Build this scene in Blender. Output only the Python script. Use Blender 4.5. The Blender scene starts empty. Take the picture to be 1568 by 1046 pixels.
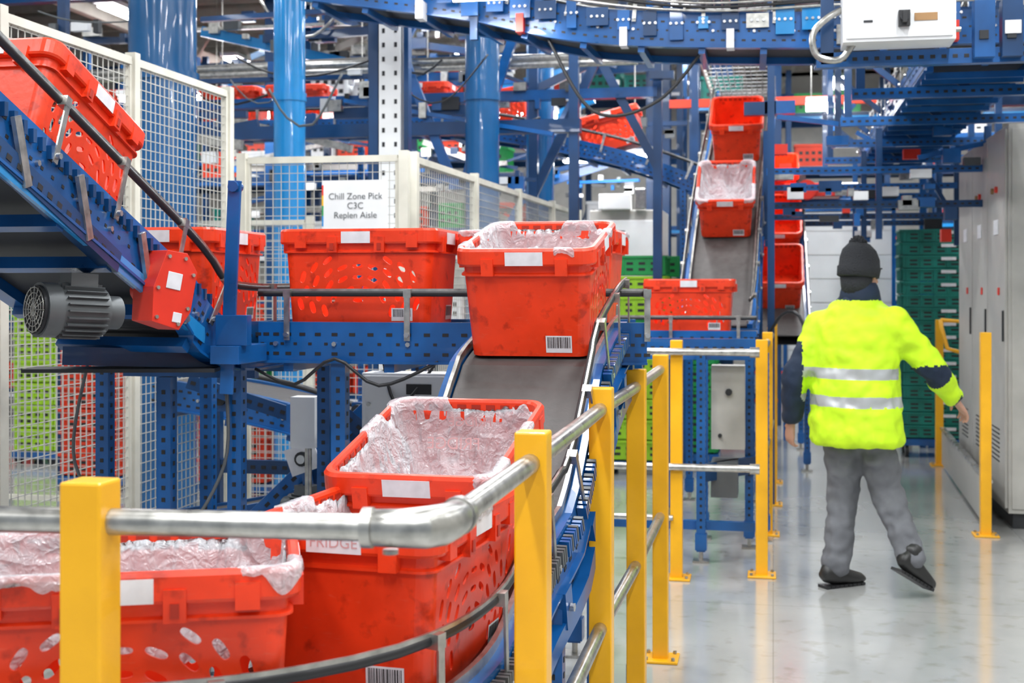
import bpy, math, random
from mathutils import Vector, Matrix, noise, Euler
random.seed(7)
V=Vector
scene=bpy.context.scene
try: scene.view_settings.view_transform='Standard'
except Exception: pass

# ------------------------------------------------------------------ materials
def mat(name,col,rough=.5,metal=0.0,var=.12,scale=6,bump=0.0,bscale=60,alpha=1.0,trans=0.0,emit=None,estr=0,coat=0.0,rvar=.12,bdist=.01):
    m=bpy.data.materials.new(name); m.use_nodes=True
    nt=m.node_tree; N=nt.nodes; L=nt.links
    b=N['Principled BSDF']
    tc=N.new('ShaderNodeTexCoord'); no=N.new('ShaderNodeTexNoise')
    no.inputs['Scale'].default_value=scale; no.inputs['Detail'].default_value=5
    L.new(tc.outputs['Object'],no.inputs['Vector'])
    cr=N.new('ShaderNodeValToRGB')
    lo=[max(0,c*(1-var)) for c in col]; hi=[min(1,c*(1+var)) for c in col]
    cr.color_ramp.elements[0].position=.3; cr.color_ramp.elements[1].position=.7
    cr.color_ramp.elements[0].color=(*lo,1); cr.color_ramp.elements[1].color=(*hi,1)
    L.new(no.outputs['Fac'],cr.inputs['Fac']); L.new(cr.outputs['Color'],b.inputs['Base Color'])
    mr=N.new('ShaderNodeMapRange'); mr.inputs['To Min'].default_value=max(0,rough-rvar); mr.inputs['To Max'].default_value=min(1,rough+rvar)
    L.new(no.outputs['Fac'],mr.inputs['Value']); L.new(mr.outputs['Result'],b.inputs['Roughness'])
    b.inputs['Metallic'].default_value=metal
    b.inputs['Alpha'].default_value=alpha
    b.inputs['Transmission Weight'].default_value=trans
    b.inputs['Coat Weight'].default_value=coat
    if bump>0:
        n2=N.new('ShaderNodeTexNoise'); n2.inputs['Scale'].default_value=bscale
        L.new(tc.outputs['Object'],n2.inputs['Vector'])
        bp=N.new('ShaderNodeBump'); bp.inputs['Strength'].default_value=bump; bp.inputs['Distance'].default_value=bdist
        L.new(n2.outputs['Fac'],bp.inputs['Height']); L.new(bp.outputs['Normal'],b.inputs['Normal'])
    if emit:
        b.inputs['Emission Color'].default_value=(*emit,1); b.inputs['Emission Strength'].default_value=estr
    return m
def bag_mat():
    # thin polythene film: clear face-on, milky at folds, sharp creases
    m=bpy.data.materials.new('polythene_bag');m.use_nodes=True
    nt=m.node_tree;N=nt.nodes;L=nt.links;b=N['Principled BSDF']
    b.inputs['Base Color'].default_value=(.66,.67,.70,1);b.inputs['Roughness'].default_value=.16
    b.inputs['Specular IOR Level'].default_value=.8
    tc=N.new('ShaderNodeTexCoord');prev=None
    for sc,w_ in((9,1.0),(24,.5),(60,.2)):
        n=N.new('ShaderNodeTexNoise');n.inputs['Scale'].default_value=sc;n.inputs['Detail'].default_value=1;n.inputs['Distortion'].default_value=.8
        L.new(tc.outputs['Object'],n.inputs['Vector'])
        s1=N.new('ShaderNodeMath');s1.operation='SUBTRACT';s1.inputs[1].default_value=.5;L.new(n.outputs['Fac'],s1.inputs[0])
        a=N.new('ShaderNodeMath');a.operation='ABSOLUTE';L.new(s1.outputs[0],a.inputs[0])
        q=N.new('ShaderNodeMath');q.operation='MULTIPLY';q.inputs[1].default_value=-w_*4;L.new(a.outputs[0],q.inputs[0])
        if prev is None:prev=q
        else:
            d=N.new('ShaderNodeMath');d.operation='ADD';L.new(prev.outputs[0],d.inputs[0]);L.new(q.outputs[0],d.inputs[1]);prev=d
    bp=N.new('ShaderNodeBump');bp.inputs['Strength'].default_value=.75;bp.inputs['Distance'].default_value=.012
    L.new(prev.outputs[0],bp.inputs['Height']);L.new(bp.outputs['Normal'],b.inputs['Normal'])
    lw=N.new('ShaderNodeLayerWeight');lw.inputs['Blend'].default_value=.45;L.new(bp.outputs['Normal'],lw.inputs['Normal'])
    mr=N.new('ShaderNodeMapRange');mr.inputs['From Min'].default_value=.05;mr.inputs['From Max'].default_value=.9
    mr.inputs['To Min'].default_value=.50;mr.inputs['To Max'].default_value=.88
    L.new(lw.outputs['Facing'],mr.inputs['Value']);L.new(mr.outputs['Result'],b.inputs['Alpha'])
    return m
def tote_mat():
    m=mat('tote_plastic',(.80,.045,.008),.34,var=.16,scale=7,bump=.05)
    nt=m.node_tree;N=nt.nodes;L=nt.links;b=N['Principled BSDF']
    src=b.inputs['Base Color'].links[0].from_socket
    tc=N.new('ShaderNodeTexCoord');mp=N.new('ShaderNodeMapping');mp.inputs['Scale'].default_value=(14,14,70);mp.inputs['Rotation'].default_value=(.3,.4,.2)
    L.new(tc.outputs['Object'],mp.inputs['Vector'])
    n=N.new('ShaderNodeTexNoise');n.inputs['Scale'].default_value=1.6;n.inputs['Detail'].default_value=7;n.inputs['Roughness'].default_value=.7
    L.new(mp.outputs['Vector'],n.inputs['Vector'])
    cr=N.new('ShaderNodeValToRGB');cr.color_ramp.elements[0].position=.60;cr.color_ramp.elements[1].position=.76
    cr.color_ramp.elements[0].color=(0,0,0,1);cr.color_ramp.elements[1].color=(.55,.55,.55,1)
    L.new(n.outputs['Fac'],cr.inputs['Fac'])
    mx=N.new('ShaderNodeMix');mx.data_type='RGBA';L.new(cr.outputs['Color'],mx.inputs[0]);L.new(src,mx.inputs[6]);mx.inputs[7].default_value=(.80,.16,.09,1)
    n2=N.new('ShaderNodeTexNoise');n2.inputs['Scale'].default_value=22;n2.inputs['Detail'].default_value=6;L.new(tc.outputs['Object'],n2.inputs['Vector'])
    c2=N.new('ShaderNodeValToRGB');c2.color_ramp.elements[0].position=.30;c2.color_ramp.elements[1].position=.42
    c2.color_ramp.elements[0].color=(.62,.55,.5,1);c2.color_ramp.elements[1].color=(1,1,1,1);L.new(n2.outputs['Fac'],c2.inputs['Fac'])
    m2=N.new('ShaderNodeMix');m2.data_type='RGBA';m2.blend_type='MULTIPLY';m2.inputs[0].default_value=1
    L.new(mx.outputs[2],m2.inputs[6]);L.new(c2.outputs['Color'],m2.inputs[7]);L.new(m2.outputs[2],b.inputs['Base Color'])
    return m
M={}
M['tote']=tote_mat()
M['tote_dk']=mat('tote_plastic_dark',(.42,.022,.006),.45)  # darker orange set on the rim slots, lug notches and mouth line
M['label']=mat('paper_label',(.72,.72,.75),.6,var=.08,scale=30)
M['black']=mat('black_rubber',(.015,.015,.017),.45)
M['dark']=mat('dark_metal',(.03,.032,.036),.5,metal=.3)
M['yellow']=mat('yellow_paint',(.93,.45,.006),.36,var=.10,scale=5,coat=.2)
M['steel']=mat('galvanised_steel',(.46,.45,.42),.32,metal=.9,var=.28,scale=30)
M['steel2']=mat('stainless_strip',(.58,.58,.58),.28,metal=.95,var=.1)
M['blue']=mat('blue_paint',(.003,.085,.29),.32,var=.35,scale=4,coat=.3)
M['blue2']=mat('dark_blue_paint',(.002,.038,.125),.36,var=.35,scale=3,coat=.15)
M['blue3']=mat('light_blue_paint',(.02,.26,.62),.20,var=.2,scale=2,coat=.6)
M['belt']=mat('belt_rubber',(.075,.068,.065),.5,var=.2,scale=20,bump=.1)
M['cream']=mat('cream_paint',(.60,.58,.50),.5)
M['wire']=mat('fence_wire',(.50,.49,.45),.5,metal=.2)
M['grey']=mat('grey_cabinet_paint',(.44,.43,.40),.38,var=.10)
M['greyd']=mat('motor_grey',(.12,.13,.135),.45,metal=.3)
M['white']=mat('white_paint',(.76,.77,.78),.45,var=.04)
M['red']=mat('red_paint',(.70,.03,.012),.4)
M['green']=mat('green_plastic',(.01,.30,.07),.45)
M['teal']=mat('teal_plastic',(.004,.20,.16),.42,var=.25)
M['lime']=mat('lime_plastic',(.34,.62,.02),.45)
M['bag']=bag_mat()
M['pink']=mat('bag_print',(.60,.34,.34),.6)
M['hivis']=mat('hi_vis_fabric',(.58,.90,.012),.7,var=.14,scale=7,bump=.6,bscale=14)
M['silver']=mat('reflective_tape',(.50,.52,.53),.35,metal=.3,var=.08)
M['navy']=mat('navy_fabric',(.010,.022,.05),.8,bump=.3,bscale=30)
M['trouser']=mat('grey_trouser_fabric',(.14,.145,.16),.8,var=.2,bump=.5,bscale=14)
M['knit']=mat('dark_knit',(.022,.024,.028),.9,bump=.8,bscale=120)
M['skin']=mat('skin',(.55,.30,.21),.5,var=.06)
M['shoe']=mat('shoe_leather',(.02,.02,.02),.4)
M['joist']=mat('roof_steel',(.32,.30,.27),.6)
M['lamp']=mat('lamp_glass',(1,1,1),.4,emit=(.98,.99,1),estr=26)
M['orange_far']=mat('orange_crate',(.66,.042,.010),.45)
M['brown']=mat('cardboard',(.35,.2,.09),.8)

def floor_mat():
    m=bpy.data.materials.new('epoxy_floor'); m.use_nodes=True
    nt=m.node_tree;N=nt.nodes;L=nt.links;b=N['Principled BSDF']
    tc=N.new('ShaderNodeTexCoord'); n1=N.new('ShaderNodeTexNoise'); n1.inputs['Scale'].default_value=1.2; n1.inputs['Detail'].default_value=8
    L.new(tc.outputs['Object'],n1.inputs['Vector'])
    cr=N.new('ShaderNodeValToRGB'); cr.color_ramp.elements[0].position=.3;cr.color_ramp.elements[1].position=.72
    cr.color_ramp.elements[0].color=(.36,.37,.365,1);cr.color_ramp.elements[1].color=(.53,.53,.51,1)
    L.new(n1.outputs['Fac'],cr.inputs['Fac'])
    br=N.new('ShaderNodeTexBrick'); br.offset=0; br.inputs['Scale'].default_value=1; br.inputs['Brick Width'].default_value=1.5;br.inputs['Row Height'].default_value=1.5
    br.inputs['Mortar Size'].default_value=.003; br.inputs['Color1'].default_value=(1,1,1,1);br.inputs['Color2'].default_value=(1,1,1,1);br.inputs['Mortar'].default_value=(.72,.72,.72,1)
    L.new(tc.outputs['Object'],br.inputs['Vector'])
    mx=N.new('ShaderNodeMix'); mx.data_type='RGBA'; mx.blend_type='MULTIPLY'; mx.inputs[0].default_value=1
    L.new(cr.outputs['Color'],mx.inputs[6]); L.new(br.outputs['Color'],mx.inputs[7]); 
    n3=N.new('ShaderNodeTexNoise'); n3.inputs['Scale'].default_value=9; n3.inputs['Detail'].default_value=9
    L.new(tc.outputs['Object'],n3.inputs['Vector'])
    c3=N.new('ShaderNodeValToRGB'); c3.color_ramp.elements[0].position=.28;c3.color_ramp.elements[1].position=.44
    c3.color_ramp.elements[0].color=(.80,.77,.72,1);c3.color_ramp.elements[1].color=(1,1,1,1)
    L.new(n3.outputs['Fac'],c3.inputs['Fac'])
    m2=N.new('ShaderNodeMix'); m2.data_type='RGBA'; m2.blend_type='MULTIPLY'; m2.inputs[0].default_value=1
    L.new(mx.outputs[2],m2.inputs[6]); L.new(c3.outputs['Color'],m2.inputs[7]); L.new(m2.outputs[2],b.inputs['Base Color'])
    mr=N.new('ShaderNodeMapRange'); mr.inputs['To Min'].default_value=.05; mr.inputs['To Max'].default_value=.22
    L.new(n1.outputs['Fac'],mr.inputs['Value']); L.new(mr.outputs['Result'],b.inputs['Roughness'])
    b.inputs['Specular IOR Level'].default_value=1.0
    b.inputs['Coat Weight'].default_value=.6;b.inputs['Coat Roughness'].default_value=.12
    return m
M['floor']=floor_mat()

# ------------------------------------------------------------------ mesh builder
class MB:
    def __init__(s,name): s.name=name;s.v=[];s.f=[];s.mi=[];s.sm=[];s.mats=[]
    def mid(s,k):
        m=M[k]
        if m not in s.mats: s.mats.append(m)
        return s.mats.index(m)
    def add(s,vs,fs,k,smooth=False):
        o=len(s.v); i=s.mid(k)
        s.v.extend([tuple(v) for v in vs])
        for f in fs: s.f.append([o+a for a in f]); s.mi.append(i); s.sm.append(smooth)
    def obox(s,c,ax,ay,az,sx,sy,sz,k):
        c=V(c);ax=V(ax)*sx*.5;ay=V(ay)*sy*.5;az=V(az)*sz*.5
        vs=[c+ax*i+ay*j+az*l for l in(-1,1) for j in(-1,1) for i in(-1,1)]
        s.add(vs,[(0,2,3,1),(4,5,7,6),(0,1,5,4),(2,6,7,3),(0,4,6,2),(1,3,7,5)],k)
    def box(s,c,sz,k,rz=0):
        a=V((math.cos(rz),math.sin(rz),0)); b=V((-math.sin(rz),math.cos(rz),0))
        s.obox(c,a,b,V((0,0,1)),sz[0],sz[1],sz[2],k)
    def bb(s,x0,x1,y0,y1,z0,z1,k): s.box(((x0+x1)/2,(y0+y1)/2,(z0+z1)/2),(abs(x1-x0),abs(y1-y0),abs(z1-z0)),k)
    def beam(s,p1,p2,w,h,k,up=(0,0,1)):
        p1=V(p1);p2=V(p2);d=p2-p1;L=d.length
        if L<1e-6:return
        d=d/L;u=V(up)
        if abs(d.dot(u))>.95:u=V((0,1,0)) if abs(d.y)<.9 else V((1,0,0))
        l=d.cross(u).normalized();u=l.cross(d)
        s.obox((p1+p2)/2,d,l,u,L,w,h,k)
    def pbeam(s,p1,p2,w,h,k,pitch=.05):
        s.beam(p1,p2,w,h,k);p1=V(p1);p2=V(p2);d=p2-p1;L=d.length;d/=L;u=V((0,0,1))
        if abs(d.z)>.95:u=V((1,0,0))
        l=d.cross(u).normalized();u=l.cross(d);n=int(L/pitch)
        for i in range(n):
            c=p1+d*(i+.5)*pitch
            for sg in(1,-1):
                s.obox(c+l*sg*(w/2+.0008),d,l,u,pitch*.45,.0016,h*.25,'black')
    def cyl(s,p1,p2,r,k,seg=12,r2=None,cap=True):
        p1=V(p1);p2=V(p2);d=(p2-p1).normalized();r2=r if r2 is None else r2
        a=d.orthogonal().normalized();b=d.cross(a)
        vs=[];
        for p,rr in((p1,r),(p2,r2)):
            for i in range(seg):
                t=2*math.pi*i/seg;vs.append(p+a*math.cos(t)*rr+b*math.sin(t)*rr)
        fs=[(i,(i+1)%seg,seg+(i+1)%seg,seg+i) for i in range(seg)]
        s.add(vs,fs,k,True)
        if cap: s.add(vs,[tuple(range(seg))[::-1],tuple(range(seg,2*seg))],k)
    def tube(s,pts,r,k,seg=8):
        pts=[V(p) for p in pts];n=len(pts);rings=[];prev=None
        for i,p in enumerate(pts):
            t=(pts[min(i+1,n-1)]-pts[max(i-1,0)]).normalized()
            if prev is None:a=t.orthogonal().normalized()
            else:
                a=prev-t*prev.dot(t);a.normalize()
            prev=a;b=t.cross(a)
            rr=r[i] if isinstance(r,(list,tuple)) else r
            rings.append([p+a*math.cos(2*math.pi*j/seg)*rr+b*math.sin(2*math.pi*j/seg)*rr for j in range(seg)])
        vs=[v for R in rings for v in R]
        fs=[(i*seg+j,i*seg+(j+1)%seg,(i+1)*seg+(j+1)%seg,(i+1)*seg+j) for i in range(n-1) for j in range(seg)]
        fs+=[tuple(range(seg))[::-1],tuple(range((n-1)*seg,n*seg))]
        s.add(vs,fs,k,True)
    def loops(s,Ls,k,smooth=True,capS=False,capE=False):
        n=len(Ls[0]);vs=[v for l in Ls for v in l]
        fs=[(i*n+j,i*n+(j+1)%n,(i+1)*n+(j+1)%n,(i+1)*n+j) for i in range(len(Ls)-1) for j in range(n)]
        if capS:fs.append(tuple(range(n))[::-1])
        if capE:fs.append(tuple(range((len(Ls)-1)*n,len(Ls)*n)))
        s.add(vs,fs,k,smooth)
    def sweep(s,fr,prof,k):
        Ls=[[p+l*a+u*b for a,b in prof] for p,t,l,u in fr]
        s.loops(Ls,k,False,True,True)
    def sph(s,c,r,k,seg=12,sc=(1,1,1)):
        c=V(c);vs=[];n=seg//2
        for i in range(n+1):
            ph=math.pi*i/n
            for j in range(seg):
                th=2*math.pi*j/seg
                vs.append(c+V((math.sin(ph)*math.cos(th)*sc[0],math.sin(ph)*math.sin(th)*sc[1],math.cos(ph)*sc[2]))*r)
        s.add(vs,[(i*seg+j,(i+1)*seg+j,(i+1)*seg+(j+1)%seg,i*seg+(j+1)%seg) for i in range(n) for j in range(seg)],k,True)
    def mesh(s,origin=V((0,0,0))):
        me=bpy.data.meshes.new(s.name)
        me.from_pydata([tuple(V(v)-origin) for v in s.v],[],s.f)
        for m in s.mats:me.materials.append(m)
        me.polygons.foreach_set('material_index',s.mi);me.polygons.foreach_set('use_smooth',s.sm)
        me.update();return me
    def build(s,parent=None,bevel=0,centre=True):
        xs=[v[0] for v in s.v];ys=[v[1] for v in s.v];zs=[v[2] for v in s.v]
        o=V(((min(xs)+max(xs))/2,(min(ys)+max(ys))/2,min(zs))) if centre else V((0,0,0))
        ob=bpy.data.objects.new(s.name,s.mesh(o));ob.location=o
        scene.collection.objects.link(ob)
        if parent: ob.parent=parent
        if bevel:
            b=ob.modifiers.new('bevel','BEVEL');b.width=bevel;b.segments=2;b.limit_method='ANGLE'
        return ob
def realize(ob):
    dg=bpy.context.evaluated_depsgraph_get();dg.update()
    me=bpy.data.meshes.new_from_object(ob.evaluated_get(dg));ob.modifiers.clear();ob.data=me;return me

def frames(path,step=.05):
    P=[V(p) for p in path];n=len(P);pts=[]
    for i in range(n-1):
        p0=P[max(i-1,0)];p1=P[i];p2=P[i+1];p3=P[min(i+2,n-1)]
        m=max(1,int((p2-p1).length/step))
        for j in range(m):
            t=j/m
            pts.append(.5*((2*p1)+(p2-p0)*t+(2*p0-5*p1+4*p2-p3)*t*t+(-p0+3*p1-3*p2+p3)*t**3))
    pts.append(P[-1]);fr=[]
    for i,p in enumerate(pts):
        t=(pts[min(i+1,len(pts)-1)]-pts[max(i-1,0)]).normalized()
        l=t.cross(V((0,0,1))).normalized();u=l.cross(t)
        fr.append((p,t,l,u))
    return fr

def leg(mb,x,y,zt,w=.05,k='blue',slots=True):
    mb.bb(x-w/2,x+w/2,y-w/2,y+w/2,.06,zt,k)
    mb.bb(x-w*.9,x+w*.9,y-w*.9,y+w*.9,0,.012,'steel')
    mb.cyl((x,y,.01),(x,y,.08),.012,'steel',8)
    mb.bb(x-w*.65,x+w*.65,y-w*.65,y+w*.65,.07,.16,k)
    if slots:
        z=.2
        while z<zt-.03:
            mb.box((x,y-w/2-.0008,z),(w*.26,.0016,.014),'black')
            mb.box((x+w/2+.0008,y,z),(.0016,w*.26,.014),'black')
            z+=.04

def conveyor(name,path,hw,guards=((1,.12),(-1,.12)),fh=.12,legs=(),slots=True,rollers=False,strip=False,belt='belt',frame='blue',step=.05,gk='black',extra=None,bstep=7,gr=.011):
    mb=MB(name);fr=frames(path,step)
    mb.sweep(fr,[(-hw,-.012),(hw,-.012),(hw,0),(-hw,0)],belt)
    mb.sweep(fr,[(-hw,-fh*.8),(hw,-fh*.8),(hw,-fh*.8-.006),(-hw,-fh*.8-.006)],'dark')
    for s in(1,-1):
        a=hw+.004;b=hw+.04
        mb.sweep(fr,[(s*a,-fh),(s*b,-fh),(s*b,.012),(s*a,.012)][::s],frame)
        mb.sweep(fr,[(s*a,-fh-.008),(s*(b+.018),-fh-.008),(s*(b+.018),-fh),(s*a,-fh)][::s],frame)
        if strip: mb.sweep(fr,[(s*(a-.002),.012),(s*(a+.010),.012),(s*(a+.010),.034),(s*(a-.002),.034)][::s],'steel')
    for i,(p,t,l,u) in enumerate(fr):
        for s in(1,-1):
            if slots:
                for zz in(-fh*.25,-fh*.8):
                    mb.obox(p+l*s*(hw+.0405)+u*zz,t,l,u,step*.42,.002,.011,'black')
                if i<len(fr)-1:
                    q=fr[i+1][0];c=(p+q)/2
                    mb.obox(c+l*s*(hw+.0405)+u*(-fh*.52),t,l,u,step*.25,.002,.009,'black')
            if i%4==2:
                c=p+l*s*(hw+.04)+u*(-fh*.52);mb.cyl(c,c+l*s*.010,.0085,'steel2',6)
        if rollers and i%2==0:
            mb.cyl(p-l*hw+u*-.03,p+l*hw+u*-.03,.022,'steel',8)
        if i%6==3: mb.obox(p+u*(-fh-.02),l,t,u,hw*2+.08,.035,.035,frame)
    for s,h in guards:
        off=s*(hw+.035)
        mb.tube([p+l*off+u*h for p,t,l,u in fr],gr,gk,10)
        mb.sweep(fr,[(off+s*.004-.003,h-.004),(off+s*.004+.003,h-.004),(off+s*.004+.003,h+.016),(off+s*.004-.003,h+.016)],'steel')
        for i,(p,t,l,u) in enumerate(fr):
            if i%bstep==bstep//2:
                mb.obox(p+l*(off+s*.02)+u*(h/2-.02),t,l,u,.020,.005,h+.06,'steel')
                mb.obox(p+l*(off+s*.01)+u*h,t,l,u,.026,.026,.028,'steel')
                c=p+l*(off+s*.022)+u*(-.03);mb.cyl(c,c+l*s*.012,.009,'steel2',6)
    for x,y,z in legs: leg(mb,x,y,z,k='blue')
    if extra: extra(mb,fr)
    return mb.build()

# ------------------------------------------------------------------ tote
H=.33
def rrect(a,b,r,z,n=5):
    pts=[]
    for cx,cy,st in((a-r,b-r,0),(-a+r,b-r,90),(-a+r,-b+r,180),(a-r,-b+r,270)):
        for i in range(n+1):
            t=math.radians(st+90*i/n);pts.append(V((cx+r*math.cos(t),cy+r*math.sin(t),z)))
    return pts
def holed(outer,holes,th):
    cu=bpy.data.curves.new('c','CURVE');cu.dimensions='2D';cu.fill_mode='BOTH';cu.extrude=th/2
    for poly in [outer]+holes:
        sp=cu.splines.new('POLY');sp.points.add(len(poly)-1)
        for i,p in enumerate(poly):sp.points[i].co=(p[0],p[1],0,1)
        sp.use_cyclic_u=True
    ob=bpy.data.objects.new('c',cu);scene.collection.objects.link(ob)
    dg=bpy.context.evaluated_depsgraph_get();dg.update()
    me=bpy.data.meshes.new_from_object(ob.evaluated_get(dg))
    vs=[v.co.copy() for v in me.vertices];fs=[tuple(p.vertices) for p in me.polygons]
    bpy.data.objects.remove(ob);bpy.data.meshes.remove(me);bpy.data.curves.remove(cu)
    return vs,fs
def ell(cx,cy,a,b,ang,n=18):
    c,s=math.cos(ang),math.sin(ang);o=[]
    for t in[2*math.pi*i/n for i in range(n)]:
        ct,st=math.cos(t),math.sin(t)
        ct=math.copysign(abs(ct)**.75,ct);st=math.copysign(abs(st)**.75,st)
        o.append((cx+a*ct*c-b*st*s,cy+a*ct*s+b*st*c))
    return o
LT,LB,WT,WB,RC=.268,.250,.192,.176,.032
def make_tote_mesh():
    mb=MB('tote_mesh');HB=H-.03
    hl=lambda z:LB+(LT-LB)*z/HB
    hwd=lambda z:WB+(WT-WB)*z/HB
    holes=[]
    for R,n in((.072,2),(.115,5),(.157,8),(.198,10),(.240,12)):
        a0=17;st=(180-2*a0)/max(1,n)
        for i in range(n+1):
            an=90+(i-n/2)*st
            x=R*math.cos(math.radians(an))*1.10;y=.015+R*math.sin(math.radians(an))*.94
            if y>.232 or y<.035 or abs(x)>.213:continue
            if abs(x)<.05 and y>.205:continue
            sd=abs(math.cos(math.radians(an)))
            tw=math.radians(an-90+(-34 if x>0.01 else 34 if x<-.01 else 0)*sd)
            holes.append(ell(x,y,.0185+.003*sd,.0066+.0036*sd,tw))
    outer=[(-LB+RC,0),(LB-RC,0),(LT-RC,HB),(-LT+RC,HB)]
    vs,fs=holed(outer,holes,.005)
    for s in(1,-1):
        mb.add([V((v.x,s*(hwd(v.y)-.0025+v.z),v.y)) for v in vs],fs,'tote')
        w0,w1=WB-RC,WT-RC
        for d in(0,-.005):
            mb.add([V((s*(LB+d),-w0,0)),V((s*(LB+d),w0,0)),V((s*(LT+d),w1,HB)),V((s*(LT+d),-w1,HB))],[(0,1,2,3)],'tote')
    for sx in(1,-1):
        for sy in(1,-1):
            for d in(0,-.005):
                lo=[];hi=[]
                for i in range(7):
                    t=math.pi/2*i/6
                    lo.append(V((sx*(LB-RC+(RC+d)*math.cos(t)),sy*(WB-RC+(RC+d)*math.sin(t)),0)))
                    hi.append(V((sx*(LT-RC+(RC+d)*math.cos(t)),sy*(WT-RC+(RC+d)*math.sin(t)),HB)))
                mb.add(lo+hi,[(i,i+1,8+i,7+i) for i in range(6)],'tote',True)
    r0=rrect(LB,WB,RC,0);r1=rrect(LB-.004,WB-.004,RC,.008)
    mb.add(r0,[tuple(range(len(r0)))],'tote');mb.add(r1,[tuple(range(len(r1)))],'tote')
    A=[(LT-.001,WT-.001,H-.052),(.284,.205,H-.052),(.287,.208,H-.046),(.287,.208,H-.008),(.282,.203,H),(.272,.193,H),(.268,.189,H-.006),(.265,.186,H-.055)]
    mb.loops([rrect(a,b,.045,z,6) for a,b,z in A],'tote',False)
    mb.loops([rrect(a,b,.036,z,6) for a,b,z in((LT-.004,WT-.004,H-.085),(LT+.006,WT+.006,H-.083),(LT+.006,WT+.006,H-.078),(LT-.003,WT-.003,H-.074))],'tote',False)
    for s in(1,-1):
        for x in(-.085,.085):
            mb.bb(x-.018,x+.018,s*.185,s*.212,H-.082,H-.028,'tote');mb.bb(x-.007,x+.007,s*.209,s*.2145,H-.074,H-.05,'tote_dk')
        for x in(-.2,.2): mb.bb(x-.02,x+.02,s*.186,s*.2105,H-.066,H-.02,'tote')
        for i in range(13):
            x=-.234+i*.039;mb.bb(x-.012,x+.012,s*.1865,s*.1875,H-.042,H-.012,'tote_dk')
        for y in(-.11,.11): mb.bb(s*.262,s*.292,y-.018,y+.018,H-.08,H-.03,'tote')
        for i in range(8):
            y=-.137+i*.039;mb.bb(s*.2655,s*.2665,y-.012,y+.012,H-.042,H-.012,'tote_dk')
        mb.bb(-.052,.052,s*.2075,s*.209,H-.050,H-.010,'label')
        yb=lambda z:s*(hwd(z)+.0012)
        def lab(x0,x1,z0,z1,bars):
            q=[V((x0,yb(z0),z0)),V((x1,yb(z0),z0)),V((x1,yb(z1),z1)),V((x0,yb(z1),z1))];mb.add(q,[(0,1,2,3)],'label')
            if bars:
                x=x0+.006
                while x<x1-.006:
                    w=random.choice((.001,.0018,.003))
                    e=s*.0006
                    mb.add([V((x,yb(z0+.014)+e,z0+.014)),V((x+w,yb(z0+.014)+e,z0+.014)),V((x+w,yb(z1-.004)+e,z1-.004)),V((x,yb(z1-.004)+e,z1-.004))],[(0,1,2,3)],'black');x+=w+random.choice((.0012,.002))
        bx=.10 if s<0 else -.175
        lab(bx+.02,bx+.095,.012,.056,True)
        xe=lambda z:s*(hl(z)+.0012)
        def labe(y0,y1,z0,z1,bars):
            mb.add([V((xe(z0),y0,z0)),V((xe(z0),y1,z0)),V((xe(z1),y1,z1)),V((xe(z1),y0,z1))],[(0,1,2,3)],'label')
            if bars:
                y=y0+.005
                while y<y1-.005:
                    w=random.choice((.001,.0018,.003));e=s*.0006
                    mb.add([V((xe(z0+.014)+e,y,z0+.014)),V((xe(z0+.014)+e,y+w,z0+.014)),V((xe(z1-.004)+e,y+w,z1-.004)),V((xe(z1-.004)+e,y,z1-.004))],[(0,1,2,3)],'black');y+=w+random.choice((.0012,.002))
        mb.bb(s*.2862,s*.288,-.056,.056,H-.050,H-.010,'label')
        y0=.055 if s>0 else -.13
        labe(y0,y0+.078,.012,.064,True)
    return mb.mesh()
TOTE=make_tote_mesh()
def sstep(a,b,x):
    t=max(0,min(1,(x-a)/(b-a)));return t*t*(3-2*t)
def rdg(v): return 1-2.4*abs(noise.noise(v))
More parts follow.
